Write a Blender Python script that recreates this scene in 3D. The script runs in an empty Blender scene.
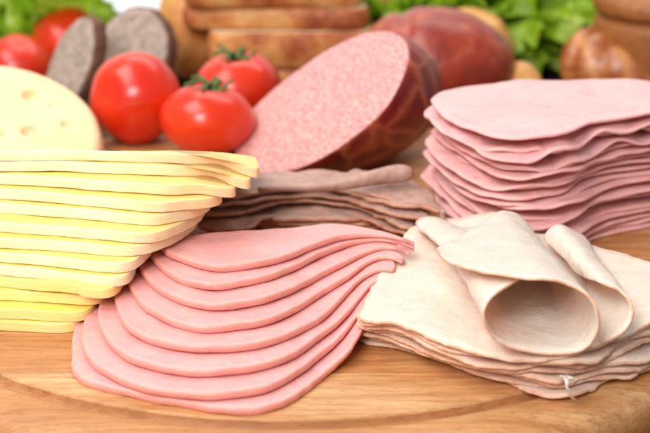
import bpy, math, random
from mathutils import Vector, Matrix, noise
R = math.radians
CM = 0.01
scene = bpy.context.scene
col = scene.collection
random.seed(7)

# ------------------------------------------------------------------ camera (lengths in cm, written out in metres)
FOC = 1303.0; PITCH = R(20); CAM = Vector((0, -56.4, 20.5))
FW = Vector((0, math.cos(PITCH), -math.sin(PITCH))); UP = Vector((0, math.sin(PITCH), math.cos(PITCH)))
def ray(px, py):
    return (FW + Vector((1, 0, 0)) * ((px - 325) / FOC) + UP * ((216.5 - py) / FOC))
def pz(px, py, z):
    d = ray(px, py); t = (z - CAM.z) / d.z
    return CAM + d * t
def py_(px, py, y):
    d = ray(px, py); t = (y - CAM.y) / d.y
    return CAM + d * t

cam_d = bpy.data.cameras.new('camera'); cam = bpy.data.objects.new('camera', cam_d); col.objects.link(cam)
cam.location = CAM * CM; cam.rotation_euler = (R(70), 0, 0)
cam_d.sensor_width = 36; cam_d.lens = 36 * FOC / 650
cam_d.clip_start = 0.02; cam_d.clip_end = 50
cam_d.dof.use_dof = True; cam_d.dof.focus_distance = 0.475; cam_d.dof.aperture_fstop = 12
scene.camera = cam

# ------------------------------------------------------------------ object helpers
def tag(o, label=None, cat=None, group=None, kind=None):
    if label: o['label'] = label
    if cat: o['category'] = cat
    if group: o['group'] = group
    if kind: o['kind'] = kind
    return o
def mk(name, verts, faces, mats, loc=(0, 0, 0), fmats=None, parent=None, smooth=True):
    """verts in cm, world space; origin moved to loc (cm)."""
    loc = Vector(loc)
    me = bpy.data.meshes.new(name)
    me.from_pydata([((Vector(v) - loc) * CM)[:] for v in verts], [], faces)
    if not isinstance(mats, (list, tuple)): mats = [mats]
    for m in mats: me.materials.append(m)
    if fmats: me.polygons.foreach_set('material_index', fmats)
    if smooth: me.polygons.foreach_set('use_smooth', [True] * len(me.polygons))
    me.update()
    o = bpy.data.objects.new(name, me); col.objects.link(o)
    o.location = loc * CM
    if parent:
        o.parent = parent
        o.location = (loc * CM) - parent.location
    return o
def empty(name, loc):
    o = bpy.data.objects.new(name, None); col.objects.link(o); o.location = Vector(loc) * CM
    o.empty_display_size = 0.01
    return o
def cr(pts, n, closed=True, smooth=0):
    """Catmull-Rom resample, evenly by length"""
    pts = [Vector(p) for p in pts]; m = len(pts); out = []
    segs = m if closed else m - 1
    for i in range(segs):
        if closed: a, b, c, d = pts[(i - 1) % m], pts[i], pts[(i + 1) % m], pts[(i + 2) % m]
        else: a, b, c, d = pts[max(i - 1, 0)], pts[i], pts[i + 1], pts[min(i + 2, m - 1)]
        # centripetal-ish tangents
        l = (c - b).length
        t1 = (c - a) / max((c - a).length, 1e-6) * l; t2 = (d - b) / max((d - b).length, 1e-6) * l
        for k in range(16):
            t = k / 16; t2_, t3 = t * t, t * t * t
            out.append(b * (2*t3 - 3*t2_ + 1) + t1 * (t3 - 2*t2_ + t) + c * (-2*t3 + 3*t2_) + t2 * (t3 - t2_))
    if not closed: out.append(pts[-1])
    if closed: out.append(out[0])
    L = [0]
    for i in range(1, len(out)): L.append(L[-1] + (out[i] - out[i-1]).length)
    res = []; j = 0; cnt = n if closed else n - 1
    for i in range(n):
        s = L[-1] * i / cnt
        while j < len(L) - 2 and L[j+1] < s: j += 1
        f = (s - L[j]) / max(L[j+1] - L[j], 1e-9)
        res.append(out[j].lerp(out[j+1], min(f, 1)))
    if closed:
        for _ in range(smooth):
            res = [(res[k - 1] + res[k] * 2 + res[(k + 1) % n]) / 4 for k in range(n)]
    return res
def nz(x, y, z=0.0, s=1.0): return noise.noise(Vector((x * s, y * s, z)))

def slab(name, outline, z, th, mats, h=None, tscale=None, er=None, rings=14, seed=0, jag=0.0, jfreq=1.5, parent=None, centre=None, sharp=False, thf=None, spine=False):
    """A flat slice: closed outline [(x,y)], bottom at z, thickness th, rounded rim (material 1), draped by h(x,y)."""
    N = len(outline)
    cx = sum(p[0] for p in outline) / N; cy = sum(p[1] for p in outline) / N
    if centre: cx, cy = centre
    er = th * 0.35 if er is None else er
    V = []; F = []; M = []
    area2 = sum(outline[k - 1][0] * outline[k][1] - outline[k][0] * outline[k - 1][1] for k in range(N))
    sg = 1 if area2 > 0 else -1
    nrm = []
    for k in range(N):
        tx = outline[(k + 1) % N][0] - outline[k - 1][0]; ty = outline[(k + 1) % N][1] - outline[k - 1][1]
        l = math.hypot(tx, ty) or 1e-9
        nrm.append((-ty / l * sg, tx / l * sg))        # inward
    if spine:
        cen = []
        x0 = min(p[0] for p in outline); x1 = max(p[0] for p in outline); xm = (x0 + x1) / 2
        def mid(x):
            ys = []
            for k in range(N):
                a, b = outline[k - 1], outline[k]
                if (a[0] - x) * (b[0] - x) <= 0 and a[0] != b[0]: ys.append(a[1] + (b[1] - a[1]) * (x - a[0]) / (b[0] - a[0]))
            return (min(ys) + max(ys)) / 2
        for p in outline:
            xx = xm + (p[0] - xm) * .86; cen.append((xx, mid(xx)))
    def P(i, inset, shrink, zz):
        x, y = outline[i]
        j = jag * (nz(x * jfreq, y * jfreq, seed * 3.7) + 0.6 * nz(x * jfreq * 3, y * jfreq * 3, seed)) if jag else 0
        x += nrm[i][0] * (inset - j); y += nrm[i][1] * (inset - j)
        qx, qy = cen[i] if spine else (cx, cy)
        x2, y2 = qx + (x - qx) * shrink, qy + (y - qy) * shrink
        ts = tscale(x2, y2) if tscale else 1
        if thf: zz = zz * thf(x2, y2)
        return (x2, y2, z * ts + zz * ts + (h(x2, y2) if h else 0))
    prof = [(0.0, 1, th * .5)]
    e = er
    top = [(e * .3, 1, th * .5 + (th * .5) * .72), (e, 1, th)] + [(e * 1.5, 1 - (k + 1) / rings * 0.985, th) for k in range(rings)]
    bot = [(e * .3, 1, th * .5 - (th * .5) * .72), (e, 1, 0)] + [(e * 1.5, 1 - (k + 1) / rings * 0.985, 0) for k in range(rings)]
    if sharp:
        top[0] = (0.0, 1, th - e); bot[0] = (0.0, 1, e); 
    seq = list(reversed(bot)) + prof + top
    for (ins, sh, zz) in seq:
        for i in range(N): V.append(P(i, ins, sh, zz))
    K = len(seq); nb = len(bot)
    for k in range(K - 1):
        rim = 1 if (nb - 2 <= k <= nb + 1) and len(mats) > 1 else 0
        for i in range(N):
            a = k * N + i; b = k * N + (i + 1) % N
            F.append((a, b, b + N, a + N)); M.append(rim)
    F.append(tuple(range(N))[::-1]); M.append(0)
    F.append(tuple((K - 1) * N + i for i in range(N))); M.append(0)
    return mk(name, V, F, mats, (cx, cy, z), M, parent)

def lathe(name, prof, mats, loc, n=64, f=None, parent=None, fm=None):
    V = []; F = []; M = []
    for k, (r, z) in enumerate(prof):
        for i in range(n):
            a = 2 * math.pi * i / n
            p = Vector((r * math.cos(a), r * math.sin(a), z))
            if f: p = f(p, a, k)
            V.append(p + Vector(loc))
    for k in range(len(prof) - 1):
        for i in range(n):
            a = k * n + i; b = k * n + (i + 1) % n
            F.append((a, b, b + n, a + n)); M.append(fm(k) if fm else 0)
    F.append(tuple(range(n))[::-1]); M.append(M[0]); F.append(tuple((len(prof) - 1) * n + i for i in range(n))); M.append(M[-2])
    return mk(name, V, F, mats, loc, M, parent)

def tube(name, pts, rads, mat, parent=None, n=12, loc=None, flat=1.0):
    pts = [Vector(p) for p in pts]; V = []; F = []
    for k, p in enumerate(pts):
        t = (pts[min(k + 1, len(pts) - 1)] - pts[max(k - 1, 0)]).normalized()
        u = t.cross(Vector((0, 0, 1)))
        if u.length < .05: u = t.cross(Vector((0, 1, 0)))
        u.normalize(); w = u.cross(t)
        for i in range(n):
            a = 2 * math.pi * i / n
            V.append(p + (u * math.cos(a) + w * math.sin(a) * flat) * rads[k])
    for k in range(len(pts) - 1):
        for i in range(n):
            a = k * n + i; b = k * n + (i + 1) % n
            F.append((a, b, b + n, a + n))
    F.append(tuple(range(n))[::-1]); F.append(tuple((len(pts) - 1) * n + i for i in range(n)))
    return mk(name, V, F, mat, loc if loc is not None else pts[0], None, parent)

def ball(name, c, rad, mats, f=None, n=72, m=48, parent=None, rot=None, loc=None):
    """ellipsoid c, rad (x,y,z); f(dir, point)->point"""
    V = []; F = []
    for k in range(m + 1):
        ph = math.pi * (k + (0.02 if k == 0 else -0.02 if k == m else 0)) / m
        for i in range(n):
            a = 2 * math.pi * i / n
            d = Vector((math.sin(ph) * math.cos(a), math.sin(ph) * math.sin(a), math.cos(ph)))
            p = Vector((d.x * rad[0], d.y * rad[1], d.z * rad[2]))
            if f: p = f(d, p)
            if rot: p = rot @ p
            V.append(p + Vector(c))
    for k in range(m):
        for i in range(n):
            a = k * n + i; b = k * n + (i + 1) % n
            F.append((a, a + n, b + n, b))
    F.append(tuple(range(n))); F.append(tuple(m * n + i for i in range(n))[::-1])
    return mk(name, V, F, mats, loc if loc is not None else c, None, parent)

# ------------------------------------------------------------------ material helpers
def lin(c):
    return tuple(((v / 255) / 12.92 if v / 255 <= .04045 else ((v / 255 + .055) / 1.055) ** 2.4) for v in c) + (1,)
class Mat:
    def __init__(s, name, rough=.5, sss=0, sr=(1, .4, .25), sscale=.004, spec=.5, coat=0, coatr=.2, scale=100, rand=True):
        s.m = bpy.data.materials.new(name); s.m.use_nodes = True
        s.nt = s.m.node_tree; s.N = s.nt.nodes; s.L = s.nt.links
        s.b = s.N['Principled BSDF']
        s.b.inputs['Roughness'].default_value = rough
        s.b.inputs['Specular IOR Level'].default_value = spec
        if sss:
            s.b.inputs['Subsurface Weight'].default_value = sss
            s.b.inputs['Subsurface Radius'].default_value = sr
            s.b.inputs['Subsurface Scale'].default_value = sscale
        if coat:
            s.b.inputs['Coat Weight'].default_value = coat; s.b.inputs['Coat Roughness'].default_value = coatr
        tc = s.N.new('ShaderNodeTexCoord'); mp = s.N.new('ShaderNodeMapping'); mp.inputs['Scale'].default_value = (scale,) * 3
        s.L.new(tc.outputs['Object'], mp.inputs['Vector'])
        s.v = mp.outputs['Vector']; s.raw = s.v
        oi = s.N.new('ShaderNodeObjectInfo'); s.rnd = oi.outputs['Random']
        if rand:
            mul = s.N.new('ShaderNodeVectorMath'); mul.operation = 'SCALE'; mul.inputs[0].default_value = (37, 71, 53)
            s.L.new(s.rnd, mul.inputs['Scale'])
            ad = s.N.new('ShaderNodeVectorMath'); ad.operation = 'ADD'
            s.L.new(s.v, ad.inputs[0]); s.L.new(mul.outputs[0], ad.inputs[1]); s.v = ad.outputs[0]
    def mapv(s, scale=(1, 1, 1), rot=(0, 0, 0), src=None):
        mp = s.N.new('ShaderNodeMapping'); mp.inputs['Scale'].default_value = scale; mp.inputs['Rotation'].default_value = rot
        s.L.new(src or s.v, mp.inputs['Vector']); return mp.outputs[0]
    def noise(s, sc, det=4, ro=.55, v=None, dist=0):
        n = s.N.new('ShaderNodeTexNoise'); n.inputs['Scale'].default_value = sc; n.inputs['Detail'].default_value = det
        n.inputs['Roughness'].default_value = ro; n.inputs['Distortion'].default_value = dist
        s.L.new(v or s.v, n.inputs['Vector']); return n.outputs[0]
    def voro(s, sc, feat='F1', v=None, out='Distance'):
        n = s.N.new('ShaderNodeTexVoronoi'); n.feature = feat; n.inputs['Scale'].default_value = sc
        s.L.new(v or s.v, n.inputs['Vector']); return n.outputs[out]
    def ramp(s, fac, stops, interp='LINEAR'):
        r = s.N.new('ShaderNodeValToRGB'); r.color_ramp.interpolation = interp
        while len(r.color_ramp.elements) < len(stops): r.color_ramp.elements.new(.5)
        for e, (p, c) in zip(r.color_ramp.elements, stops):
            e.position = p; e.color = lin(c) if isinstance(c, tuple) else (c, c, c, 1)
        s.L.new(fac, r.inputs[0]); return r.outputs[0]
    def mix(s, fac, a, b, mode='MIX'):
        n = s.N.new('ShaderNodeMix'); n.data_type = 'RGBA'; n.blend_type = mode
        if isinstance(fac, (int, float)): n.inputs[0].default_value = fac
        else: s.L.new(fac, n.inputs[0])
        for k, x in ((6, a), (7, b)):
            if isinstance(x, tuple): n.inputs[k].default_value = lin(x)
            else: s.L.new(x, n.inputs[k])
        return n.outputs[2]
    def math(s, op, a, b=0):
        n = s.N.new('ShaderNodeMath'); n.operation = op
        for k, x in ((0, a), (1, b)):
            if isinstance(x, (int, float)): n.inputs[k].default_value = x
            else: s.L.new(x, n.inputs[k])
        return n.outputs[0]
    def color(s, c):
        if isinstance(c, tuple): s.b.inputs['Base Color'].default_value = lin(c)
        else: s.L.new(c, s.b.inputs['Base Color'])
        return s
    def roughn(s, f): s.L.new(f, s.b.inputs['Roughness']); return s
    def bump(s, hgt, dist=.0003, st=1):
        n = s.N.new('ShaderNodeBump'); n.inputs['Distance'].default_value = dist; n.inputs['Strength'].default_value = st
        s.L.new(hgt, n.inputs['Height'])
        if s.b.inputs['Normal'].links: s.L.new(s.b.inputs['Normal'].links[0].from_socket, n.inputs['Normal'])
        s.L.new(n.outputs[0], s.b.inputs['Normal']); return s

def meat(name, c1, c2, c3=None, rough=.45, sss=.35, sc=.8, fleck=None, bumpd=.00015, sscale=.004, coat=.15, nsc=14, trans=0):
    m = Mat(name, rough=rough, sss=sss, sscale=sscale, coat=coat, coatr=.3)
    a = m.ramp(m.noise(sc, 5, .6), [(.3, c1), (.7, c2)])
    if c3: a = m.mix(m.ramp(m.noise(sc * 2.7, 4, .6), [(.52, 0.0), (.72, 0.8)]), a, c3)
    if fleck:
        v = m.voro(5.5, v=m.v)
        a = m.mix(m.ramp(v, [(.05, .8), (.12, 0.0)]), a, fleck)
    m.color(a); m.bump(m.noise(nsc, 5, .65), bumpd); m.bump(m.noise(2.2, 3), bumpd * 3)
    m.roughn(m.ramp(m.noise(3.1, 4, .6), [(.3, rough * .75), (.7, rough * 1.25)]))
    if trans:
        tr = m.N.new('ShaderNodeBsdfTranslucent'); m.L.new(a, tr.inputs[0]); ms = m.N.new('ShaderNodeMixShader'); ms.inputs[0].default_value = trans
        m.L.new(m.b.outputs[0], ms.inputs[1]); m.L.new(tr.outputs[0], ms.inputs[2]); m.L.new(ms.outputs[0], m.N['Material Output'].inputs[0])
    return m.m
M_bol = meat('bologna_face', (229, 160, 158), (232, 167, 163), (235, 175, 169), fleck=(246, 214, 208), rough=.4)
M_bolr = meat('bologna_rim', (230, 150, 138), (237, 163, 150), rough=.34, sc=1.4)
M_ham = meat('ham_face', (238, 176, 176), (243, 190, 186), (231, 158, 162), sc=.45, rough=.42, bumpd=.0003, nsc=7)
M_hamr = meat('ham_rim', (238, 168, 166), (245, 190, 186), sc=1.2, rough=.42)
M_tur = meat('turkey_face', (240, 204, 188), (244, 212, 197), (237, 194, 176), sc=.5, rough=.42, sss=.6, sscale=.006, bumpd=.0002, nsc=9)
M_turr = meat('turkey_rim', (220, 166, 130), (240, 204, 180), (200, 140, 102), sc=2.2, rough=.5, nsc=12)
M_turt = meat('turkey_thin', (248, 219, 203), (250, 225, 211), (246, 211, 194), sc=.5, rough=.42, sss=.5, sscale=.006, bumpd=.0002, nsc=9, trans=.1)
M_beef = meat('beef_face', (176, 136, 122), (196, 158, 144), (152, 112, 98), sc=.8, rough=.42, bumpd=.0003)
M_beefr = meat('beef_rim', (160, 104, 80), (200, 144, 110), sc=2, rough=.42)
def cheese_m(name, c1, c2, edge=None):
    m = Mat(name, rough=.45, sss=.5, sr=(1, .85, .6), sscale=.004, coat=.05)
    a = m.ramp(m.noise(.5, 4), [(.3, c1), (.7, c2)])
    if edge:
        sx = m.N.new('ShaderNodeSeparateXYZ'); m.L.new(m.raw, sx.inputs[0])
        a = m.mix(m.ramp(m.math('MULTIPLY', sx.outputs[0], .1), [(.36, 0.0), (.72, .8)]), a, edge)
    m.color(a)
    st = m.noise(1.0, 5, .6, v=m.mapv((.6, .6, 9)))
    m.bump(st, .0006, .6); m.bump(m.noise(10, 4), .00015)
    return m.m
M_che = cheese_m('cheese_face', (255, 216, 108), (255, 222, 128), (238, 196, 128))
M_cher = cheese_m('cheese_rim', (255, 239, 198), (255, 243, 212), (240, 200, 146))
M_che2 = cheese_m('cheese_face_deep', (252, 210, 96), (253, 216, 114))
M_cher2 = cheese_m('cheese_rim_deep', (254, 226, 140), (254, 232, 160))
M_emm = cheese_m('holed_cheese', (240, 206, 158), (245, 216, 174))

# wood board
def wood(name, cols, plank=3.4, dark=(150, 92, 48), rough=.45, grain=1.0, rand=False):
    m = Mat(name, rough=rough, rand=rand)
    sep = m.N.new('ShaderNodeSeparateXYZ'); m.L.new(m.v, sep.inputs[0])
    row = m.math('FLOOR', m.math('DIVIDE', sep.outputs[1], plank))
    wn = m.N.new('ShaderNodeTexWhiteNoise'); wn.noise_dimensions = '1D'; m.L.new(row, wn.inputs['W'])
    off = m.N.new('ShaderNodeCombineXYZ')
    m.L.new(m.math('MULTIPLY', wn.outputs[0], 60), off.inputs[0]); m.L.new(m.math('MULTIPLY', wn.outputs[0], 17), off.inputs[2])
    ad = m.N.new('ShaderNodeVectorMath'); m.L.new(m.v, ad.inputs[0]); m.L.new(off.outputs[0], ad.inputs[1])
    v = ad.outputs[0]
    big = m.noise(1, 3, .5, v=m.mapv((.07, .45, .45), src=v), dist=1.2)
    fine = m.noise(1, 6, .7, v=m.mapv((.4, 4.5, 4.5), src=v))
    base = m.ramp(big, [(.25, cols[0]), (.5, cols[1]), (.75, cols[2])])
    ring = m.N.new('ShaderNodeTexWave'); ring.wave_type = 'BANDS'; ring.bands_direction = 'Y'; ring.inputs['Scale'].default_value = .35
    ring.inputs['Distortion'].default_value = 5; ring.inputs['Detail'].default_value = 3; ring.inputs['Detail Scale'].default_value = .6
    m.L.new(m.mapv((.16, 1, 1), src=v), ring.inputs['Vector'])
    a = m.mix(m.ramp(ring.outputs['Fac'], [(.05, .13 * grain), (.6, 0.0)]), base, dark)
    a = m.mix(m.ramp(fine, [(.36, .55 * grain), (.58, 0.0)]), a, dark)
    # knife scratches and pores
    fl = m.noise(1, 3, .6, v=m.mapv((2.2, 16, 16), rot=(0, 0, R(-9)), src=v))
    a = m.mix(m.ramp(fl, [(.58, 0.0), (.68, .6)]), a, dark)
    # plank tone
    tone = m.ramp(wn.outputs[0], [(0, (228, 206, 186)), (1, (255, 255, 255))])
    a = m.mix(1.0, a, tone, 'MULTIPLY')
    # seam
    fr = m.math('FRACT', m.math('DIVIDE', sep.outputs[1], plank))
    seam = m.ramp(fr, [(.0, .35), (.012, 0.0), (.988, 0.0), (1, .35)])
    a = m.mix(seam, a, dark)
    m.color(a); m.bump(fine, .00018); m.bump(fl, .0001)
    m.roughn(m.ramp(m.noise(.8, 3), [(.3, rough * .8), (.7, rough * 1.3)]))
    return m.m
M_board = wood('board_wood', ((196, 134, 78), (212, 156, 100), (228, 188, 138)))
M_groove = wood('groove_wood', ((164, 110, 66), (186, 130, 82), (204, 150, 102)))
M_table = wood('table_wood', ((58, 34, 22), (78, 48, 32), (96, 62, 42)), plank=9, dark=(30, 18, 12))
M_pot = wood('pot_wood', ((176, 112, 58), (196, 132, 74), (208, 148, 88)), plank=50, dark=(120, 66, 28))

# ------------------------------------------------------------------ setting
def plane(name, x0, x1, y0, y1, z, mat):
    return mk(name, [(x0, y0, z), (x1, y0, z), (x1, y1, z), (x0, y1, z)], [(0, 1, 2, 3)], mat, (0, 0, z), smooth=False)
TZ = -2.2
V = []; F = []
prof = [(-90, TZ - 3), (-90, TZ), (62, TZ), (62.6, TZ - .4), (62.6, TZ - 3)]
for (y, z) in prof: V += [(-120, y, z), (120, y, z)]
for k in range(len(prof) - 1): F.append((2*k, 2*k+1, 2*k+3, 2*k+2))
tag(mk('table', V, F, M_table, (0, 0, TZ), smooth=False), kind='structure')
m = Mat('backdrop_paper', rough=.9, rand=False); m.color((236, 238, 240)); m.bump(m.noise(.3, 3), .001, .3)
V = []; F = []
bp = [(48, TZ + .05)] + [(70 + 25 * math.sin(a) , TZ + .05 + 25 * (1 - math.cos(a))) for a in [R(90) * i / 12 for i in range(13)]] + [(95, 90)]
for (y, z) in bp: V += [(-160, y, z), (160, y, z)]
for k in range(len(bp) - 1): F.append((2*k, 2*k+1, 2*k+3, 2*k+2))
tag(mk('backdrop', V, F, m.m, (0, 60, TZ)), kind='structure')

BC = Vector((-1.25, -2.3, TZ))
RG = 17.1
bprof = [(0.3, 2.2), (4, 2.2), (8, 2.2), (12, 2.2), (RG - .3, 2.2), (RG - .25, 2.19), (RG - .22, 2.1), (RG - .18, 1.86), (RG - .09, 1.76), (RG + .01, 1.78), (RG + .12, 1.93), (RG + .26, 2.08), (RG + .5, 2.15),
         (RG + 1.2, 2.17), (RG + 1.9, 2.0), (RG + 2.2, 1.7), (RG + 2.35, 1.2), (RG + 2.3, .6), (RG + 2.05, .15), (RG + 1.8, .0), (4, 0)]
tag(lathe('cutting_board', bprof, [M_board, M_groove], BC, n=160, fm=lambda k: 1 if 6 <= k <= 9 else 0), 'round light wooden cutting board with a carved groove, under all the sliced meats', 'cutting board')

# ------------------------------------------------------------------ bologna fan
BO = [
 [(158,238.5),(162,246),(171,252.4),(193,260),(215,264),(240,263),(268,259),(295,251),(323,240),(351,232),(378,231),(406,235.5),(416,240)],
 [(148,245),(150,252),(157,261),(171,272),(190,280),(215,283),(240,280),(268,274.5),(295,263.5),(323,251),(351,239.4),(372,235),(395,236.6),(411,241),(414,245.5)],
 [(139,254),(138,262),(143,272),(154,284),(171,294),(193,301),(215,303.5),(240,301.5),(268,296),(295,285.6),(323,270.4),(351,256.5),(370,246.8),(387,242.7),(403,245),(408.5,250)],
 [(128,262),(126,273),(130.6,287),(140,301),(157,312),(179,321.6),(204,326),(240,323),(268,317.5),(295,306.4),(323,288.4),(351,271.8),(365,260.7),(381,253),(395,253.8),(402,258)],
 [(117,274.5),(114,290),(115.5,303),(121,316),(130,327),(148.6,336.3),(171,342.7),(198.5,346),(240,344.6),(268,340),(295,329.4),(323,314.5),(342,295),(359,277),(373,267.6),(387,264.3),(394,266.5)],
 [(103,287),(98.8,303),(97.4,316),(101.5,329.4),(112.6,345),(132,357),(157,364),(185,368.7),(215,369.5),(240,367.6),(268,362.6),(295,351.5),(317,336.3),(337,321),(349,308),(359,295),(370,281.5),(380,275.5),(384,278.5)],
 [(88,307),(82.5,322),(81,337),(84,349),(93,361),(110,372),(132,382),(157,388.5),(185,391.7),(215,393),(240,390),(268,384.8),(295,371),(323,350),(345,329.4),(359,310),(370,297),(376,290)],
 [(77,318),(72.5,334),(71,350),(71.5,363),(77,375),(94,382.5),(118,387),(143,393),(165,397.5),(190,401),(212,406),(240,408),(262,406.5),(284,400),(306,386),(331,365),(351,346),(362,327),(368,309),(371,296)],
]
back_px = [(410,236),(392,229),(359,223),(331,222),(295,225.5),(240,229.5),(200,232.5),(170,235)]
PB = .315
ordn = ['topmost', 'second', 'third', 'fourth', 'fifth', 'sixth', 'seventh', 'bottom']
ztopB = PB * 8
backw = [pz(x, y, ztopB) for x, y in back_px]
LB = .165
def ss(x):
    t = max(0, min(1, (x + .3) / 2.9)); return t * t * (3 - 2 * t)
def thB(x, y): return 1 - (LB / PB) * .93 * ss(x)
for i, tr in enumerate(BO):
    zt = PB * (8 - i); 
    fr = []
    for x, y in tr:
        q = pz(x, y, zt)
        for _ in range(4): q = pz(x, y, zt + i * LB * ss(q.x))
        fr.append(q)
    if i == 0: bk = backw
    else:
        bk = [Vector((p.x - .12, p.y - .12 - .05 * i, 0)) for p in backw[1:]]
        tip = fr[-1]; bk = [p for p in bk if p.x < tip.x - .5]
        bk = [Vector((tip.x + .02, tip.y + min(1.2, .3 * i), 0))] + [p for p in bk if p.x < tip.x - .8] + [Vector((fr[0].x + .22, fr[0].y + 1.15, 0))]
    ol = cr([(p.x, p.y, 0) for p in fr + bk], 300, smooth=8)
    hb = (lambda i: lambda x, y: (.05 * nz(x, y, i * .35, .45) + .035 * nz(x, y, 3 + i * 9, 1.1)) * (1 - .6 * ss(x)) + i * LB * ss(x))(i)
    cxy = None
    o = slab('bologna_slice', [(p.x, p.y) for p in ol], zt - PB + .005, PB - .035, [M_bol, M_bolr], h=hb, er=.065, seed=i, rings=18, jag=.06 if i == 7 else .02, jfreq=.8 if i == 7 else 1.2, thf=thB, spine=True)
    tag(o, ['topmost pink bologna slice of the fan, its whole oval face showing',
            'pink bologna slice just below the topmost one of the fan',
            'third pink bologna slice from the top of the fan', 'fourth pink bologna slice from the top of the fan',
            'pink bologna slice in the fan, fourth up from the board', 'pink bologna slice in the fan, third up from the board',
            'second lowest pink bologna slice of the fan, lying on the wavy-edged bottom one', 'lowest and frontmost pink bologna slice with a wavy front edge, lying on the board'][i], 'bologna slice', 'bologna slices fanned on the board')

# ------------------------------------------------------------------ turkey stack
TT = [(424,219),(388,258),(366,300),(362,318),(394,321),(448,343),(501,356),(555,357),(590,349),(622,334),(665,316),(735,288),(690,270),(650,261),(583,242),(520,228),(470,218)]
TB = [(428,238),(384,280),(364,322),(362,340),(394,348),(440,362),(501,379),(545,392),(582,392),(620,381),(660,368),(745,330),(715,290),(650,272),(583,256),(520,244),(470,238)]
NT = 8; PT = .205
ztT = NT * PT
tw = [pz(x, y, ztT) for x, y in TT]; bw = [pz(x, y, .15) for x, y in TB]
tk = []
for i in range(NT):
    f = i / (NT - 1)       # 0 top .. 1 bottom
    g = min(1, f * 1.15)
    pts = []
    for k, (a, b) in enumerate(zip(tw, bw)):
        p = a.lerp(b, g); 
        j = 0 if i == 0 else .33
        p = p + Vector((random.uniform(-j, j), random.uniform(-j, j), 0)) * (0.5 if k < 5 else 1)
        pts.append((p.x, p.y, 0))
    ol = cr(pts, 300)
    z = (NT - 1 - i) * PT
    def ht(x, y, i=i, z=z):
        e = .09 * nz(x, y, i * .5, .5) + .05 * nz(x, y, i * 5.1, 1.3)
        # corner at the right front ruffles
        w = max(0, min(1, (x - 5.5) / 4)) * max(0, min(1, (-9.5 - y) / 4))
        e += w * .12 * math.sin(x * 1.7 + i * .9)
        return max(e, -z * .5 ) + .04
    o = slab('turkey_slice', [(p.x, p.y) for p in ol], z, .13, [M_tur, M_turr], h=ht, er=.05, seed=20 + i, jag=.09, jfreq=1.6, rings=16)
    tk.append(o)
    lab = ['topmost flat pale turkey slice, under the two rolled ones', 'second flat pale turkey slice from the top of the low stack', 'third flat pale turkey slice from the top of the low stack',
           'fourth flat pale turkey slice from the top of the low stack', 'fourth flat pale turkey slice up from the board', 'third flat pale turkey slice up from the board',
           'second flat turkey slice up from the board, torn into shreds at the front', 'lowest pale turkey slice, lying on the board at the front right'][i]
    tag(o, lab, 'turkey slice', 'flat turkey slices stacked on the board')
# torn shreds
o6 = tk[6]
for q, (pts, r0) in enumerate([([(560,374,1.0),(566,378,1.1),(568,386,.95),(570,394,.6),(576,399,.25)], .07), ([(562,375,1.0),(570,376,1.05),(577,378,.95)], .08)]):
    c = cr([pz(a, b, z) + Vector((0, -.1, 0)) for a, b, z in pts], 14, closed=False)
    c = [p + Vector((nz(p.x * 3, k * .7, q), nz(k * .6, p.y * 3, q + 5), 0)) * .1 for k, p in enumerate(c)]
    tube('torn_shred', c, [r0 * (1.1 + .35 * nz(k * .8, q)) * (.5 if k in (0, 13) else 1) for k in range(14)], M_tur, parent=o6, flat=.4, n=10)

# rolled turkey slices: a ruled sheet between the near lip and the far end
def sheet(name, near, far, th, mats, nu=90, nv=26, hfun=None):
    A = cr(near, nu, closed=False); B = cr(far, nu, closed=False)
    G = [[A[i].lerp(B[i], j / (nv - 1)) for i in range(nu)] for j in range(nv)]
    for j in range(nv):
        for i in range(nu):
            p = G[j][i]; w = .05 * nz(p.x * .8, p.y * .8, p.z * .8) + .015 * nz(p.x * 4, p.y * 4, p.z * 4)
            G[j][i] = p + Vector((w, 0, w))
    def nrm(j, i):
        a = G[j][min(i + 1, nu - 1)] - G[j][max(i - 1, 0)]; b = G[min(j + 1, nv - 1)][i] - G[max(j - 1, 0)][i]
        c = a.cross(b); return c.normalized() if c.length > 1e-9 else Vector((0, 0, 1))
    V = []; F = []; Mi = []
    NN = [[nrm(j, i) for i in range(nu)] for j in range(nv)]
    for s in (.5, -.5):
        for j in range(nv):
            for i in range(nu): V.append(G[j][i] + NN[j][i] * th * s)
    o2 = nu * nv
    for j in range(nv - 1):
        for i in range(nu - 1):
            a = j * nu + i
            F.append((a, a + 1, a + nu + 1, a + nu)); Mi.append(0)
            F.append((a + o2, a + o2 + nu, a + o2 + nu + 1, a + o2 + 1)); Mi.append(0)
    loop = [(0, i) for i in range(nu)] + [(j, nu - 1) for j in range(1, nv)] + [(nv - 1, i) for i in range(nu - 2, -1, -1)] + [(j, 0) for j in range(nv - 2, 0, -1)]
    mid = []
    for (j, i) in loop:       # rounded rim
        p = G[j][i]; q = G[min(max(j, 1), nv - 2)][min(max(i, 1), nu - 2)]
        d = (p - q); d = d.normalized() if d.length > 1e-9 else Vector((0, 0, 0))
        mid.append(len(V)); V.append(p + d * th * .4)
    n = len(loop)
    for k in range(n):
        a = loop[k][0] * nu + loop[k][1]; b = loop[(k + 1) % n][0] * nu + loop[(k + 1) % n][1]
        F.append((b, a, mid[k], mid[(k + 1) % n])); F.append((a + o2, b + o2, mid[(k + 1) % n], mid[k])); Mi += [1, 1]
    c = sum((p for p in A), Vector()) / nu; c.z = min(v.z for v in V)
    return mk(name, V, F, mats, c, Mi)
zs = ztT + .1
yn = pz(545, 355, zs).y         # opening plane
yf = pz(455, 226, zs).y
def Y(px, py, t): return py_(px, py, yn + (yf - yn) * t)
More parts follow.
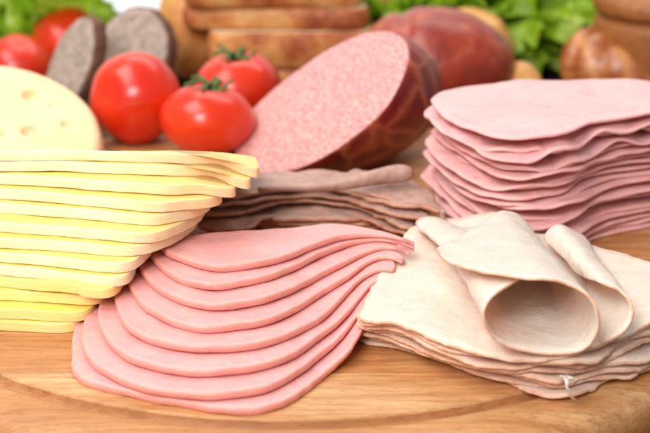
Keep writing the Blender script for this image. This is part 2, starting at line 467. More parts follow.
near = [Y(545,265,.32), Y(530,272,.22), Y(516,281,.12), Y(504,288.5,.07), Y(491,298,.03), Y(484,313,0), Y(490,332,0), Y(506,345,0), Y(530,352,0), Y(558,354,0), Y(584,349,0), Y(597,332,0), Y(597,312,0), Y(588,295,.02), Y(570,284,.05), Y(550,279.5,.05), Y(528,278.5,.06), Y(495,274,.12), Y(462,267,.24), Y(443,258,.34), Y(438,250,.42)]
far = [Y(478,228,.86), Y(460,228,.9), Y(444,221,.97), Y(430,218,1), Y(418,221,1), Y(417,226,.97), Y(430,229,.97), Y(450,221,1), Y(478,215,1), Y(503,214,1), Y(521,228,.97), Y(524,222,.95), Y(517,214,.93), Y(507,211,.92), Y(499,212,.88), Y(490,218,.82), Y(476,228,.72), Y(460,237,.62), Y(447,243.5,.52), Y(438,248.5,.44)]
tag(sheet('rolled_turkey_slice', near, far, .1, [M_turt, M_turr], nu=130, nv=30), 'pale turkey slice rolled into a wide open cone with a folded flap, nearest the front', 'turkey slice', 'turkey slices rolled on top of the stack')
yn2 = pz(596, 345, zs).y; yf2 = pz(545, 244, zs).y
def Y2(px, py, t): return py_(px, py, yn2 + (yf2 - yn2) * t)
near = [Y2(570,300,.3), Y2(572,288,.3), Y2(580,284.5,.3), Y2(600,284.5,.28), Y2(616,290,.25), Y2(624,301,.2), Y2(622,318,.12), Y2(612,334,.04), Y2(594,345,0), Y2(575,347,0), Y2(560,345,0)]
near = [Y2(594,346,.12), Y2(605,343,.02), Y2(624,331,.0), Y2(633,315,.03), Y2(630,302,.08), Y2(619,290,.14), Y2(604,284.5,.18), Y2(592,281,.3), Y2(585,277,.42), Y2(580,274,.5)]
far = [Y2(570,250,1), Y2(578,250,1), Y2(585,249,1), Y2(588,244,1), Y2(583,238,1), Y2(574,232,1), Y2(566,227,1), Y2(559,225,1), Y2(553,227,1), Y2(547,233,1), Y2(544,238,1)]
tag(sheet('rolled_turkey_slice', near, far, .1, [M_turt, M_turr], nu=90, nv=26), 'smaller pale turkey roll lying behind and to the right of the wide open cone', 'turkey slice', 'turkey slices rolled on top of the stack')

# ------------------------------------------------------------------ ham stack
HT = [(432,94),(454,84),(506,80),(558,77.5),(606,77.4),(637,79),(665,85),(682,97),(672,108),(650,112),(617,116.5),(590,122),(569,130),(532,134),(495,132),(469,123.5),(447,112.5),(433,100)]
NH = 19; PH = .282; ztH = NH * PH
hw = [pz(x, y, ztH) for x, y in HT]
hc = sum(hw, Vector()) / len(hw)
for i in range(NH):
    rs = random.Random(100 + i)
    dx = rs.uniform(-.45, .35) + .35 * i / NH if i else 0; dy = rs.uniform(-.3, .25) if i else 0
    sx = 1 + (rs.uniform(-.02, .03) if i else 0); f = i / NH
    a0 = rs.uniform(0, 6.28); amp = 0.0 if i == 0 else .035
    pts = []
    for p in hw:
        d = p - hc; a = math.atan2(d.y, d.x)
        k = sx + amp * math.sin(3 * a + a0) * .5 + amp * .5 * math.sin(5 * a + a0 * 2)
        # left side bulges lower down, the pile leans a little
        pts.append((hc.x + d.x * k + dx + .1 * f, hc.y + d.y * k * (1 + .15 * f) + dy + .35 * f, 0))
    ol = cr(pts, 280)
    z = (NH - 1 - i) * PH
    def hh(x, y, i=i, z=z, a0=a0):
        d = math.hypot((x - hc.x) / 5.2, (y - hc.y) / 4.0)
        e = max(0, d - .55)
        a = math.atan2(y - hc.y, x - hc.x)
        w = e * (.12 * math.sin(3 * a + a0) + .13 * math.sin(6 * a + a0 * 3) + .07 * math.sin(13 * a + a0 * 5) * (1 if i % 3 else 0)) + .06 * nz(x, y, i * .8, .5) + e * .15 * nz(x, y, i * 4.0, .9)
        w *= .45 if i == 0 else .75
        if i < 4:
            tt = max(0, min(1, (x - 8.0) / 1.2)) * min(1, e * 4)
            w += tt * (.14 if i == 0 else .02 + .15 * math.sin(x * 2.6 + i * 2.1))
        w -= (.08 if i == 0 else .36 + .28 * math.sin(i * 2.4)) * e * min(1, z / 1.0)
        return max(w, -z + .02)
    o = slab('ham_slice', [(p.x, p.y) for p in ol], z, .13 + .04 * rs.random(), [M_ham, M_hamr], h=hh, er=.07, seed=50 + i, jag=.04, jfreq=.9, rings=20)
    wd = ['topmost', 'second', 'third', 'fourth', 'fifth', 'sixth', 'seventh', 'eighth']
    if i == 0: lab = 'topmost pale pink ham slice, its whole face showing on the tall pile'
    elif i < 8: lab = wd[i] + ' pink ham slice from the top of the tall pile'
    elif i == 8: lab = 'ninth pink ham slice from the top of the tall pile'
    elif i < NH - 1: lab = (wd + ['ninth', 'tenth'])[NH - 1 - i] + ' pink ham slice up from the bottom of the tall pile'
    else: lab = 'lowest pink ham slice of the tall pile, resting on the board'
    tag(o, lab, 'ham slice', 'ham slices piled on the board')

# ------------------------------------------------------------------ yellow cheese stack
LK = [158.5,170,184,199,213,232,248.5,262,275,287,305,324,336]
SL = [.03,.04,.07,.09,.09,.09,.07,.10,.12,.15,.08,.05,.06]
CK = [205,197,184,170,160,150,138,126,118,107,93,81,69]
RK = [(262,168),(252,181),(238,190),(224,198),(211,204),(204,212),(197,222),(158,239),(141,250),(127,259),(111,274),(96,289),(83,308),(72,322)]
NC = 13; PC = .437; ZT = NC * PC
def ztop(y): return 1 - .058 * max(0, y + 8.2) if y < 2 else 1 - .058 * 10.2
for k in range(NC):
    z = (NC - 1 - k) * PC
    rs = random.Random(300 + k)
    inset = .8 if k >= 10 else 0
    a = pz(-60, LK[k] - 60 * SL[k] * .5, z); a1 = pz(0, LK[k], z); b = pz(CK[k] - 40, LK[k] + (CK[k] - 40) * SL[k] * .9, z)
    c = pz(CK[k], LK[k] + CK[k] * SL[k] - 1, z); c2 = c + Vector((.35, .35, 0)); d = pz(*RK[k], z + .2)
    yb = 1.0
    pts = [a, a1, b, c, c2, (c2 + d) / 2 + Vector((.1, -.25, 0)), d, d + Vector((-.3, 1.2, 0)) if k < 6 else d + Vector((-.1, .8, 0)), Vector((d.x - 1.2, yb - .5, 0)), Vector((d.x - 3, yb, 0)), Vector((-14, yb, 0)), Vector((-20, yb, 0)), Vector((-20.6, yb - .6, 0)), Vector((a.x - 2, a.y + .4, 0))]
    ol = cr([(p.x + (rs.uniform(-.06, .06)), p.y + rs.uniform(-.08, .05) + inset * .6, 0) for p in pts], 300, smooth=14)
    def hc_(x, y, k=k, z=z):
        e = .05 * nz(x, y, k * .4, .35) + .02 * nz(x, y, k * 3.3, 1.1)
        # right ends of the upper slices sag
        s = max(0, x + 5.0) ; e -= min(z, .05 * s * s * (z / ZT))
        if k == 9: e += .16 * math.sin(x * .35 + 1.2)**2 * max(0, min(1, (-9 - y) / 2)) * (1 if x < -9 else .4)
        return max(e, -z + .01)
    o = slab('cheese_slice', [(p.x, p.y) for p in ol], z, PC - .03, [M_che2, M_cher2] if k >= 9 else [M_che, M_cher], h=hc_, tscale=lambda x, y: ztop(y), er=.022, rings=16, seed=70 + k, jag=.045, jfreq=.9, sharp=True, centre=(-12, -6))
    o.data.set_sharp_from_angle(angle=R(38))
    wd = ['topmost', 'second', 'third', 'fourth', 'fifth', 'sixth', 'seventh']
    if k == 0: lab = 'topmost thick yellow cheese slice of the tall stack on the left'
    elif k < 7: lab = wd[k] + ' yellow cheese slice from the top of the left stack'
    elif k < 12: lab = wd[12 - k] + ' yellow cheese slice up from the bottom of the left stack'
    else: lab = 'lowest yellow cheese slice of the left stack, lying on the board'
    tag(o, lab, 'cheese slice', 'yellow cheese slices stacked on the board')

# ------------------------------------------------------------------ pale cheese with holes
EC = Vector((-17.5, 6.2, 1.75)); ER = Matrix.Rotation(R(30), 3, 'X') @ Matrix.Rotation(R(5), 3, 'Y')
eyes = [(2.5, .9, .42), (.9, .5, .5), (4.3, 1.6, .3), (2.2, 3.6, .45), (4.6, -.6, .38), (-1.5, 2.4, .6), (3.4, 2.9, .2), (-3, 0, .5), (.6, 2.3, .28)]
def eye_h(x, y):
    e = .12 * nz(x, y, 2, .35) - .012 * (x * x + y * y) * .5
    for ex, ey, er_ in eyes:
        d = math.hypot(x - ex, (y - ey) * 1.15) / er_
        if d < 1: e -= er_ * .95 * (1 - d * d) ** .5
        elif d < 1.4: e -= .05 * (1.4 - d)
    return e
ol = cr([(6.3 * math.cos(a) * (1 + .03 * math.sin(2 * a)), 6.0 * math.sin(a), 0) for a in [2 * math.pi * k / 24 for k in range(24)]], 320)
o = slab('holed_cheese', [(p.x, p.y) for p in ol], 0, 3.0, [M_emm, M_emm], h=eye_h, er=.35, rings=80, seed=3, jag=.05, jfreq=.6, centre=(0, 0))
for v in o.data.vertices:
    p = ER @ (Vector(v.co) / CM - Vector((0, 0, 3.0))) + EC
    p.z = max(p.z, .02)
    v.co = (p - Vector((EC.x, EC.y, 0))) * CM
o.location = Vector((EC.x, EC.y, 0)) * CM; o.data.update()
tag(o, 'pale cut piece of cheese with round holes, leaning behind the yellow stack', 'cheese')

# ------------------------------------------------------------------ roast beef
BF = [  # (front px list, z, depth, top arch)
 ([(196,219),(203,226),(222,229),(245,226),(263,220),(282,211),(301,206.5),(322,207),(346,212),(365,218),(380,224),(400,231),(413,236)], 1.0, 3.4, 'long brown roast beef slice arching over the front of the beef pile, nearest the bologna'),
 ([(199,208),(206,214),(232,212),(263,206),(290,201),(325,201),(358,206),(378,213),(396,221),(420,228)], 1.3, 3.2, 'brown roast beef slice second from the front of the beef pile'),
 ([(201,199),(212,204),(240,202),(268,197),(300,193),(330,194),(352,200),(375,207),(400,213),(432,219)], 1.62, 3.2, 'brown roast beef slice third from the front, under the topmost beef slices'),
 ([(204,190),(226,195),(263,190),(300,186),(332,187),(360,194),(385,200),(415,205),(440,210)], 1.9, 3.0, 'brown roast beef slice near the top of the pile, beneath the rolled one'),
 ([(340,184),(360,190),(385,195),(410,200),(438,206),(444,212)], 2.0, 3.0, 'small flat roast beef slice at the right end of the beef pile beside the ham'),
]
for i, (fp, z, dep, lab) in enumerate(BF):
    fr = [pz(x, y, z) for x, y in fp]
    bk = [p + Vector((-.3, dep + .3 * math.sin(p.x), 0)) for p in fr[1:-1]][::-1]
    ol = cr([(p.x, p.y, 0) for p in fr + bk], 220)
    def hb2(x, y, i=i):
        return .13 * nz(x, y, i * 2.2, .8) + .05 * nz(x, y, i * 5, 1.6) - .06 * max(0, y - 0)
    tag(slab('beef_slice', [(p.x, p.y) for p in ol], z - .2, .14, [M_beef, M_beefr], spine=True, h=hb2, er=.06, seed=90 + i, jag=.12, jfreq=1.1, rings=14), lab, 'roast beef slice', 'roast beef slices piled on the board')
# supporting slices hidden low in the pile
for i in range(4):
    z = .05 + i * .22
    ol = cr([(-5.2 + .1 * i, 1.2, 0), (-5.4, .2, 0), (-4.4, -1.6, 0), (-2.6, -2.7, 0), (-.6, -2.9, 0), (1.5, -2.8, 0), (3.2, -2.0, 0), (4.5, .2, 0), (4, 2.6, 0), (0, 3.2, 0), (-3.5, 3, 0)], 160)
    lab = ['lowest roast beef slice, lying on the board behind the bologna', 'second roast beef slice up from the board behind the bologna', 'third roast beef slice up from the board behind the bologna', 'fourth roast beef slice up from the board behind the bologna'][i]
    tag(slab('beef_slice', [(p.x, p.y) for p in ol], z, .17, [M_beef, M_beefr], h=lambda x, y, i=i: .05 * nz(x, y, i * 2.2, .8) + .03, er=.06, seed=120 + i, jag=.15, jfreq=1.1, rings=10), lab, 'roast beef slice', 'roast beef slices piled on the board')
pp = [(258,190,2.15),(285,188,2.2),(315,187,2.25),(345,184,2.35),(372,178,2.5),(395,174,2.55),(408,174,2.55),(413,175,2.5)]
c = cr([pz(a, b, z) for a, b, z in pp], 40, closed=False)
tag(tube('rolled_beef_slice', c, [(.14 + .32 * (k / 39) ** 1.5) * (1 if k < 36 else (1 - ((k - 35) / 4.3) ** 2) ** .5) for k in range(40)], M_beef, n=24, loc=c[20]), 'rolled pinkish brown roast beef slice on top of the beef pile, below the salami', 'roast beef slice')

# ------------------------------------------------------------------ salami half
m = Mat('salami_cut', rough=.5, sss=.3, sscale=.003, coat=.1)
a = m.ramp(m.noise(6, 6, .75), [(.38, (184, 104, 106)), (.5, (211, 144, 142)), (.62, (234, 188, 178))])
vd = m.noise(3, 2, v=m.v)
fat = m.ramp(m.math('ADD', m.voro(6.2, 'F1', v=m.v), m.math('MULTIPLY', vd, .5)), [(.42, .9), (.56, 0.0)])
a = m.mix(fat, a, (246, 218, 212)); m.color(a); m.bump(m.noise(6, 4), .0004); M_sal = m.m
m = Mat('salami_casing', rough=.4, spec=.35, sss=.1, sscale=.003, coat=.08, coatr=.25)
a = m.ramp(m.noise(.6, 5, .6), [(.3, (92, 12, 10)), (.6, (124, 24, 18)), (.8, (146, 42, 28))])
wv = m.N.new('ShaderNodeVectorMath'); m.L.new(m.v, wv.inputs[0])
dn = m.N.new('ShaderNodeTexNoise'); dn.inputs['Scale'].default_value = .8; m.L.new(m.v, dn.inputs['Vector'])
m.L.new(dn.outputs['Color'], wv.inputs[1])
net = m.voro(.42, 'DISTANCE_TO_EDGE', v=wv.outputs[0])
a = m.mix(m.ramp(net, [(.0, .55), (.05, .25), (.13, 0.0)]), a, (206, 108, 66)); m.color(a)
m.bump(m.ramp(net, [(0, 1.0), (.12, 0.0)]), .0006, .6); m.bump(m.noise(3, 5), .0005); M_cas = m.m
lo = pz(250, 166, .35); 
hi = py_(404, 40, lo.y + 1.8)
C0 = (lo + hi) / 2; e1 = (hi - lo).normalized(); Rs = (hi - lo).length / 2 * 1.02
n0 = Vector((-.58, -.30, .76)); n0 = (n0 - e1 * n0.dot(e1)).normalized(); e2 = n0.cross(e1).normalized()
V = []; F = []; Mi = []; NS = 120; K = 34
D = Vector((4.4, 2.9, -2.3))
FT = [(233,134),(233.5,150),(238,161),(247,169),(261,171.5),(280,170.5),(302,165),(326,153.5),(348,138.5),(368,122.5),(385,106),(398,84),(406,62),(407,47),(402,37),(392,31),(379,29.5),(362,32.5),(344,39.5),(322,51),(302,65),(281,80.5),(261,98),(244,116)]
FP = []
for x, y in FT:
    d = ray(x, y); t = (C0 - CAM).dot(n0) / d.dot(n0); FP.append(CAM + d * t)
FP = cr(FP, NS, smooth=4); C0 = sum(FP, Vector()) / NS
rings = []
for q in (.04, .2, .4, .6, .8, .93, .985): rings.append((q, None))
for k in range(K + 1): rings.append((1, k / K * .995))
for (q, s) in rings:
    for i in range(NS):
        e = FP[i] - C0; rr = 1; a = 2 * math.pi * i / NS
        if s is None:
            p = C0 + e * rr * q + n0 * (-.12 * q ** 6 + .03 * nz(q * 3 * math.cos(a), q * 3 * math.sin(a)))
        else:
            t = s * math.pi / 2
            p = C0 + e * rr * math.cos(t) ** .85 + D * math.sin(t) - n0 * .12 + e * .012 * math.sin(min(1, s * 6) * math.pi)
        p.z = max(p.z, .03)
        V.append(p)
for k in range(len(rings) - 1):
    for i in range(NS):
        a = k * NS + i; b = k * NS + (i + 1) % NS
        F.append((a, b, b + NS, a + NS)); Mi.append(0 if k < 7 else 1)
F.append(tuple(range(NS))[::-1]); Mi.append(0); F.append(tuple((len(rings) - 1) * NS + i for i in range(NS))); Mi.append(1)
tag(mk('salami_half', V, F, [M_sal, M_cas], (C0.x + 1, C0.y + 1, 0), Mi), 'thick half salami in dark red casing, its speckled pink cut face turned up', 'salami')

# ------------------------------------------------------------------ smoked ham behind
m = Mat('smoked_rind', rough=.35, sss=.1, sscale=.004, coat=.15, coatr=.2)
m.color(m.ramp(m.noise(.35, 5, .6, dist=.8), [(.3, (122, 30, 18)), (.55, (162, 56, 36)), (.75, (198, 104, 66))]))
m.bump(m.noise(1.2, 5), .001); M_rind = m.m
def fh(d, p):
    s = 1 + .05 * nz(d.x * 1.5, d.y * 1.5, d.z * 1.5 + 4)
    return Vector((p.x * s, p.y * s, p.z * s - .4 * math.exp(-((d.x + .35) / .09) ** 2) * max(d.z, 0)))
tag(ball('smoked_ham', (6.6, 22.5, TZ + 3.75), (5.0, 4.4, 3.8), M_rind, f=fh, loc=(6.6, 22.5, TZ)), 'dark red smoked whole ham with a shiny rind, behind the salami', 'ham')

# ------------------------------------------------------------------ tomatoes
m = Mat('tomato_skin', rough=.3, sss=.2, sr=(1, .2, .1), sscale=.004, coat=.2, coatr=.12)
m.color(m.ramp(m.noise(.35, 3), [(.3, (206, 32, 6)), (.7, (224, 58, 14))])); m.bump(m.noise(1.2, 3), .0004, .4); M_tom = m.m
m = Mat('tomato_stem', rough=.6); m.color(m.ramp(m.noise(3, 3), [(.3, (52, 82, 30)), (.7, (92, 118, 52))])); M_stem = m.m
def tomato(x, y, zb, r, squash, tilt, lab, stem=True, seed=0):
    rot = Matrix.Rotation(tilt[0], 3, 'X') @ Matrix.Rotation(tilt[1], 3, 'Y')
    c = Vector((x, y, zb + r * squash))
    t = empty('tomato', (x, y, zb)); tag(t, lab, 'tomato', 'tomatoes behind the cold cuts')
    def f(d, p):
        a = math.atan2(d.y, d.x); rr = math.hypot(d.x, d.y)
        s = 1 + .022 * math.cos(5 * a + seed) * rr * max(0, d.z + .5) + .02 * nz(d.x * 1.5 + seed, d.y * 1.5, d.z)
        z = p.z - ((.26 if stem else .06) * r * math.exp(-(rr / .28) ** 2) if d.z > 0 else -.1 * r * math.exp(-(rr / .3) ** 2))
        return Vector((p.x * s, p.y * s, z))
    ball('fruit', c, (r, r, r * squash), M_tom, f=f, parent=t, rot=rot, n=96, m=64)
    if stem:
        top = c + rot @ Vector((0, 0, r * squash * .74))
        cal = empty  # sepals and stalk in one calyx part
        V = []; F = []
        for k in range(6):
            a = k * math.pi / 3 + seed; ln = r * random.uniform(.42, .6)
            prev = None
            for j in range(9):
                u = j / 8; rad = ln * u; zz = .10 * r + r * (.12 * u ** .8 - .0 * u) + .10 * r * math.sin(u * 3 + k) ; w = r * .09 * (1 - u) ** .7 + .01
                ct = Vector((math.cos(a + .3 * u), math.sin(a + .3 * u), 0)); sd = Vector((-ct.y, ct.x, 0))
                for q, dz in ((-1, 0), (0, .05 * r), (1, 0), (0, -.03 * r)):
                    V.append(top + rot @ (ct * rad + sd * w * q + Vector((0, 0, zz + dz))))
            b = len(V) - 36
            for j in range(8):
                for q in range(4):
                    F.append((b + j*4 + q, b + j*4 + (q+1) % 4, b + (j+1)*4 + (q+1) % 4, b + (j+1)*4 + q))
        cx = mk('calyx', V, F, M_stem, top, None, t)
        st = [top + rot @ Vector((.04 * r * k, .02 * r * k, r * .055 * k)) for k in range(6)]
        s = tube('stalk', st, [r * .075] * 5 + [r * .1], M_stem, n=10)
        s.parent = cx; s.location = s.location - Vector(top) * CM
    return t
tomato(-10.3, 12.3, .0, 2.52, .93, (R(62), R(-30)), 'large red tomato between the holed cheese and the stemmed tomatoes, no stem showing', stem=False, seed=1)
tomato(-6.15, 9.6, .0, 2.5, .76, (R(-6), R(4)), 'red tomato with a green stem, touching the salami', seed=2.2)
tomato(-4.9, 15.6, .0, 2.5, .82, (R(2), R(-5)), 'red tomato with a green stem, behind the other stemmed one under the bread', seed=3.1)
tomato(-20.6, 29.5, TZ, 2.35, .9, (R(30), R(10)), 'red tomato at the left edge of the picture above the holed cheese', stem=False, seed=4)
tomato(-18.0, 34.5, TZ, 2.7, .95, (R(40), R(10)), 'red tomato half hidden behind the dark rye slice', stem=False, seed=5)

# ------------------------------------------------------------------ dark rye slices
m = Mat('rye_crumb', rough=.85)
a = m.ramp(m.noise(2.0, 6, .8), [(.36, (150, 138, 124)), (.55, (204, 180, 164)), (.75, (232, 214, 200))]); m.color(a)
m.bump(m.noise(4, 5, .7), .0015); M_rye = m.m
m = Mat('rye_crust', rough=.7); m.color(m.ramp(m.noise(1.5, 4), [(.3, (92, 56, 44)), (.7, (136, 94, 78))])); m.bump(m.noise(3, 4), .001); M_ryec = m.m
def leaned(name, cx, cy, cz, ax, by, th, mats, rz, rx, ry, lab, cat, group=None):
    ol = [(ax * math.cos(a) * (1 + .05 * math.sin(3 * a)), by * math.sin(a)) for a in [2 * math.pi * i / 120 for i in range(120)]]
    o = slab(name, ol, 0, th, mats, er=.18, jag=.08, rings=8)
    o.location = Vector((cx, cy, cz)) * CM
    o.rotation_euler = (rx, ry, rz)
    tag(o, lab, cat, group); return o
# face normal = local +Z turned towards the camera and slightly up-left
leaned('rye_slice', -15.1, 22.2, 1.35, 2.0, 3.75, 1.0, [M_rye, M_ryec], R(-52), R(72), R(22), 'grey brown rye bread slice leaning at the far left in front of a tomato', 'bread slice', 'dark rye slices')
leaned('rye_slice', -11.8, 26.0, 1.3, 2.5, 3.3, 1.5, [M_rye, M_ryec], R(-22), R(70), R(8), 'grey brown rye bread slice with a thick dark crust, beside the tan roll', 'bread slice', 'dark rye slices')

# ------------------------------------------------------------------ rolls, bread, croissant
m = Mat('bread_crust', rough=.55, coat=.1)
a = m.ramp(m.noise(.5, 5, .6), [(.3, (212, 138, 68)), (.55, (228, 166, 96)), (.75, (240, 194, 132))])
m.color(a); m.bump(m.noise(1.5, 5, .6), .0015); M_crust = m.m
m = Mat('toast_crust', rough=.55, coat=.1)
a = m.ramp(m.noise(.28, 5, .65), [(.3, (124, 52, 26)), (.43, (180, 92, 46)), (.55, (222, 146, 80)), (.7, (242, 194, 132))])
m.color(a); m.bump(m.noise(2.0, 5, .6), .0012); M_toast = m.m
m = Mat('bread_crumb', rough=.9, sss=.2); m.color(m.ramp(m.noise(2.5, 5, .7), [(.3, (226, 190, 140)), (.7, (246, 226, 190))])); m.bump(m.noise(4, 5, .7), .0015); M_crumb = m.m
def bun(name, c, rad, rz, mat, lab, cat, seed=0, score=False, tilt=0):
    def f(d, p):
        s = 1 + .06 * nz(d.x * 1.6 + seed, d.y * 1.6, d.z * 1.6)
        if score: s -= .05 * max(0, d.z) * math.exp(-((math.sin(d.x * 5)) / .25) ** 2)
        q = Vector((p.x * s, p.y * s, p.z * s))
        if q.z < 0: q.z *= .8
        return q
    return tag(ball(name, c, rad, mat, f=f, rot=Matrix.Rotation(rz, 3, 'Z') @ Matrix.Rotation(tilt, 3, 'Y'), loc=(c[0], c[1], TZ)), lab, cat)
bun('bread_roll', (-9.6, 33.0, 1.4), (2.1, 2.1, 3.9), 0, M_crust, 'tan bread roll standing on end, between the rye slices and the bread slab pile', 'bread roll', 1)
bun('bread_roll', (9.8, 31.0, .75), (3.0, 3.2, 2.95), R(25), M_crust, 'light golden bread roll behind the smoked ham', 'bread roll', 2)
bun('bread_roll', (12.0, 22.5, -.1), (1.65, 1.9, 2.0), 0, M_crust, 'small golden bread roll showing just above the ham pile', 'bread roll', 3)
# bread slab pile
def slabbread(cx, cy, z, w, d, th, rz, lab):
    pts = [(-w, -d), (-w * .5, -d * 1.04), (w * .5, -d * 1.04), (w, -d), (w * 1.04, -d * .3), (w * 1.04, d * .5), (w * .8, d), (0, d * 1.12), (-w * .8, d), (-w * 1.04, d * .5), (-w * 1.04, -d * .3)]
    c_, s_ = math.cos(rz), math.sin(rz)
    ol = cr([(cx + x * c_ - y * s_, cy + x * s_ + y * c_, 0) for x, y in pts], 160)
    o = slab('bread_slice', [(p.x, p.y) for p in ol], z, th, [M_crumb, M_toast], er=.22, jag=.08, jfreq=.8, rings=8, h=lambda x, y: .06 * nz(x, y, z, .5), seed=z)
    tag(o, lab, 'bread slice', 'thick bread slices in a pile')
slabbread(-2.6, 33.6, TZ, 5.0, 4.6, 2.1, 0, 'lowest thick white bread slice of the pile, hidden mostly by a tomato')
slabbread(-2.3, 33.4, TZ + 2.2, 5.4, 4.6, 2.45, R(3), 'thick browned bread slice whose crust shows just above the stemmed tomatoes')
slabbread(-3.2, 34.2, TZ + 4.7, 5.9, 4.8, 1.45, R(-2), 'browned bread slice in the middle of the pile')
slabbread(-3.6, 34.0, TZ + 6.2, 5.6, 4.8, 1.9, R(2), 'topmost browned bread slice of the pile, cut off by the top of the picture')
slabbread(3.4, 40.5, TZ + .0, 2.2, 3.2, 6.1, R(-12), 'pale cut bread end standing behind the right end of the bread pile')
# croissant
def fc(d, p):
    s = 1 + .10 * abs(math.sin(p.x * 1.45 + p.z * .5)) ** .6 * 2 - .16
    q = Vector((p.x, p.y * s, p.z * s)); q.y += .10 * p.x * p.x; 
    return q
m = Mat('croissant_crust', rough=.35, coat=.35, coatr=.25)
sx = m.N.new('ShaderNodeSeparateXYZ'); m.L.new(m.raw, sx.inputs[0])
ln = m.math('ABSOLUTE', m.math('SINE', m.math('ADD', m.math('MULTIPLY', sx.outputs[0], 1.45), m.math('MULTIPLY', sx.outputs[2], .5))))
a = m.mix(m.ramp(ln, [(.0, 0.0), (.8, .85)]), (210, 136, 74), (150, 66, 30)); a = m.mix(m.ramp(m.noise(1.5, 4), [(.4, 0.0), (.7, .5)]), a, (222, 156, 94))
m.color(a); m.bump(m.noise(2, 4), .0008); M_cro = m.m
tag(ball('croissant', (18.3, 28.5, TZ + 2.3), (4.2, 2.5, 2.5), M_cro, f=fc, n=96, m=64, rot=Matrix.Rotation(R(-60), 3, 'Z') @ Matrix.Rotation(R(6), 3, 'Y'), loc=(18.3, 28.5, TZ)), 'shiny brown ridged croissant behind the ham pile, beside the wooden pot', 'croissant')
# turned wooden pot
pr = [(.5, 0), (4.0, 0), (4.35, .3), (4.5, 1.2), (4.6, 2.4), (4.55, 2.6), (4.62, 2.8), (4.7, 4.2), (4.66, 5.2), (4.5, 5.5), (4.3, 5.6), (4.3, 5.85), (4.6, 5.95), (4.8, 6.3), (4.75, 6.9), (4.3, 7.3), (3.0, 7.8), (.9, 8.0), (.6, 8.3), (.9, 8.9), (.5, 9.4), (.05, 9.5)]
pr2 = cr([(a, 0, b) for a, b in pr], 90, closed=False)
tag(lathe('wooden_pot', [(p.x, p.z) for p in pr2], M_pot, (22.6, 29.5, TZ), n=80), 'turned brown wooden pot with a lid at the right edge of the picture', 'pot')

# ------------------------------------------------------------------ lettuce
m = Mat('lettuce_leaf', rough=.42, sss=0, coat=.1)
a = m.ramp(m.noise(.5, 4, .6), [(.3, (128, 172, 24)), (.55, (172, 206, 52)), (.75, (214, 232, 120))])
m.color(a); m.bump(m.noise(2.5, 4), .0008)
tr = m.N.new('ShaderNodeBsdfTranslucent'); m.L.new(a, tr.inputs[0]); ms = m.N.new('ShaderNodeMixShader'); ms.inputs[0].default_value = .4
out = m.N['Material Output']; m.L.new(m.b.outputs[0], ms.inputs[1]); m.L.new(tr.outputs[0], ms.inputs[2]); m.L.new(ms.outputs[0], out.inputs[0]); M_let = m.m
def leaf(parent, base, dirv, L, W, seed):
    rs = random.Random(seed); nu, nv = 60, 40
    d = Vector(dirv).normalized(); up = Vector((0, 0, 1)); s = d.cross(up)
    if s.length < .1: s = Vector((1, 0, 0))
    s.normalize(); n = s.cross(d).normalized()
    rn = rs.uniform(0, 99); V = []; F = []
    for j in range(nv):
        v = j / (nv - 1)
        for i in range(nu):
            u = i / (nu - 1) * 2 - 1
            w = W * (math.sin(min(1, v * 1.05 + .12) * math.pi * .72) ** .8)
            e = max(abs(u) ** 2.2, v ** 4)
            p = Vector(base) + d * (L * v * (1 - .18 * u * u * v)) + s * (u * w)
            p += n * (-.28 * W * u * u + .0) - n * (L * .35 * v * v)
            ruf = e * .55 * math.sin(u * 9 + v * 14 + rn) + e * .38 * math.sin(u * 21 - v * 19 + rn * 2) + .25 * nz(u * 3 + rn, v * 4, 0)
            p += n * ruf + s * e * .25 * math.sin(v * 30 + rn) + d * e * .25 * math.sin(u * 17 + rn)
            p.z = max(p.z, TZ + .05)
            V.append(p)
    for j in range(nv - 1):
        for i in range(nu - 1):
            a = j * nu + i; F.append((a, a + 1, a + nu + 1, a + nu))
    return mk('leaf', V, F, M_let, base, None, parent)
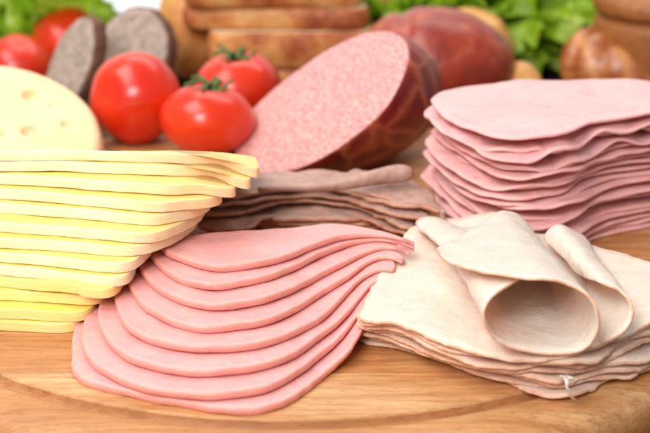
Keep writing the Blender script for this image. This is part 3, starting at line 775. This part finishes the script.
def lettuce(c, n, L, W, seed, lab, spread=1.0, xs=3.0):
    rs = random.Random(seed); t = empty('lettuce', c); tag(t, lab, 'lettuce', None)
    for k in range(n):
        f = (k + .5) / n * 2 - 1
        a = f * 1.5 * spread + rs.uniform(-.2, .2)
        el = rs.uniform(.3, 1.35)
        dv = (math.sin(a) * math.cos(el), -math.cos(a) * math.cos(el) * .8, math.sin(el))
        leaf(t, (c[0] + f * xs + rs.uniform(-.5, .5), c[1] + rs.uniform(-1.0, 2.5), c[2] + .1), dv, L * rs.uniform(.75, 1.1), W * rs.uniform(.8, 1.1), seed * 31 + k)
lettuce((-17.0, 39, TZ), 26, 9.0, 3.8, 3, 'frilly green lettuce in the upper left corner', xs=7)
lettuce((7.0, 39.5, TZ), 44, 10, 4.2, 8, 'large frilly green lettuce behind the smoked ham and golden roll', xs=7.4)
lettuce((20.3, 43, TZ), 5, 4.6, 2.2, 5, 'small frilly green lettuce behind the croissant', xs=1.2)

# ------------------------------------------------------------------ light: softboxes, an added light for the background, and a pale studio
w = bpy.data.worlds.new('World'); scene.world = w; w.use_nodes = True
bg = w.node_tree.nodes['Background']; bg.inputs[0].default_value = (1, .985, .96, 1); bg.inputs[1].default_value = .33
def area(name, loc, tgt, sx, sy, power, colr):
    l = bpy.data.lights.new(name, 'AREA'); l.shape = 'RECTANGLE'; l.size = sx; l.size_y = sy; l.energy = power; l.color = colr
    o = bpy.data.objects.new(name, l); col.objects.link(o); o.location = loc
    o.rotation_euler = (Vector(tgt) - Vector(loc)).to_track_quat('-Z', 'Y').to_euler()
area('soft_light', (-.65, -.15, 1.15), (0, .02, 0), .9, .7, 12.5, (1, .975, .94))
area('soft_light', (-.35, -.95, .75), (0, .1, 0), .5, .5, 13, (1, .975, .95))
area('soft_light', (.1, .75, 1.2), (0, .35, 0), 1.4, .5, 8, (1, .98, .95))  # added lamp above the back, put in to brighten the background

# ------------------------------------------------------------------ render
scene.render.engine = 'CYCLES'
scene.view_settings.view_transform = 'Standard'; scene.view_settings.look = 'None'
scene.view_settings.exposure = -0.08; scene.view_settings.gamma = 1
scene.render.resolution_x = 1024; scene.render.resolution_y = 682
scene.cycles.max_bounces = 8
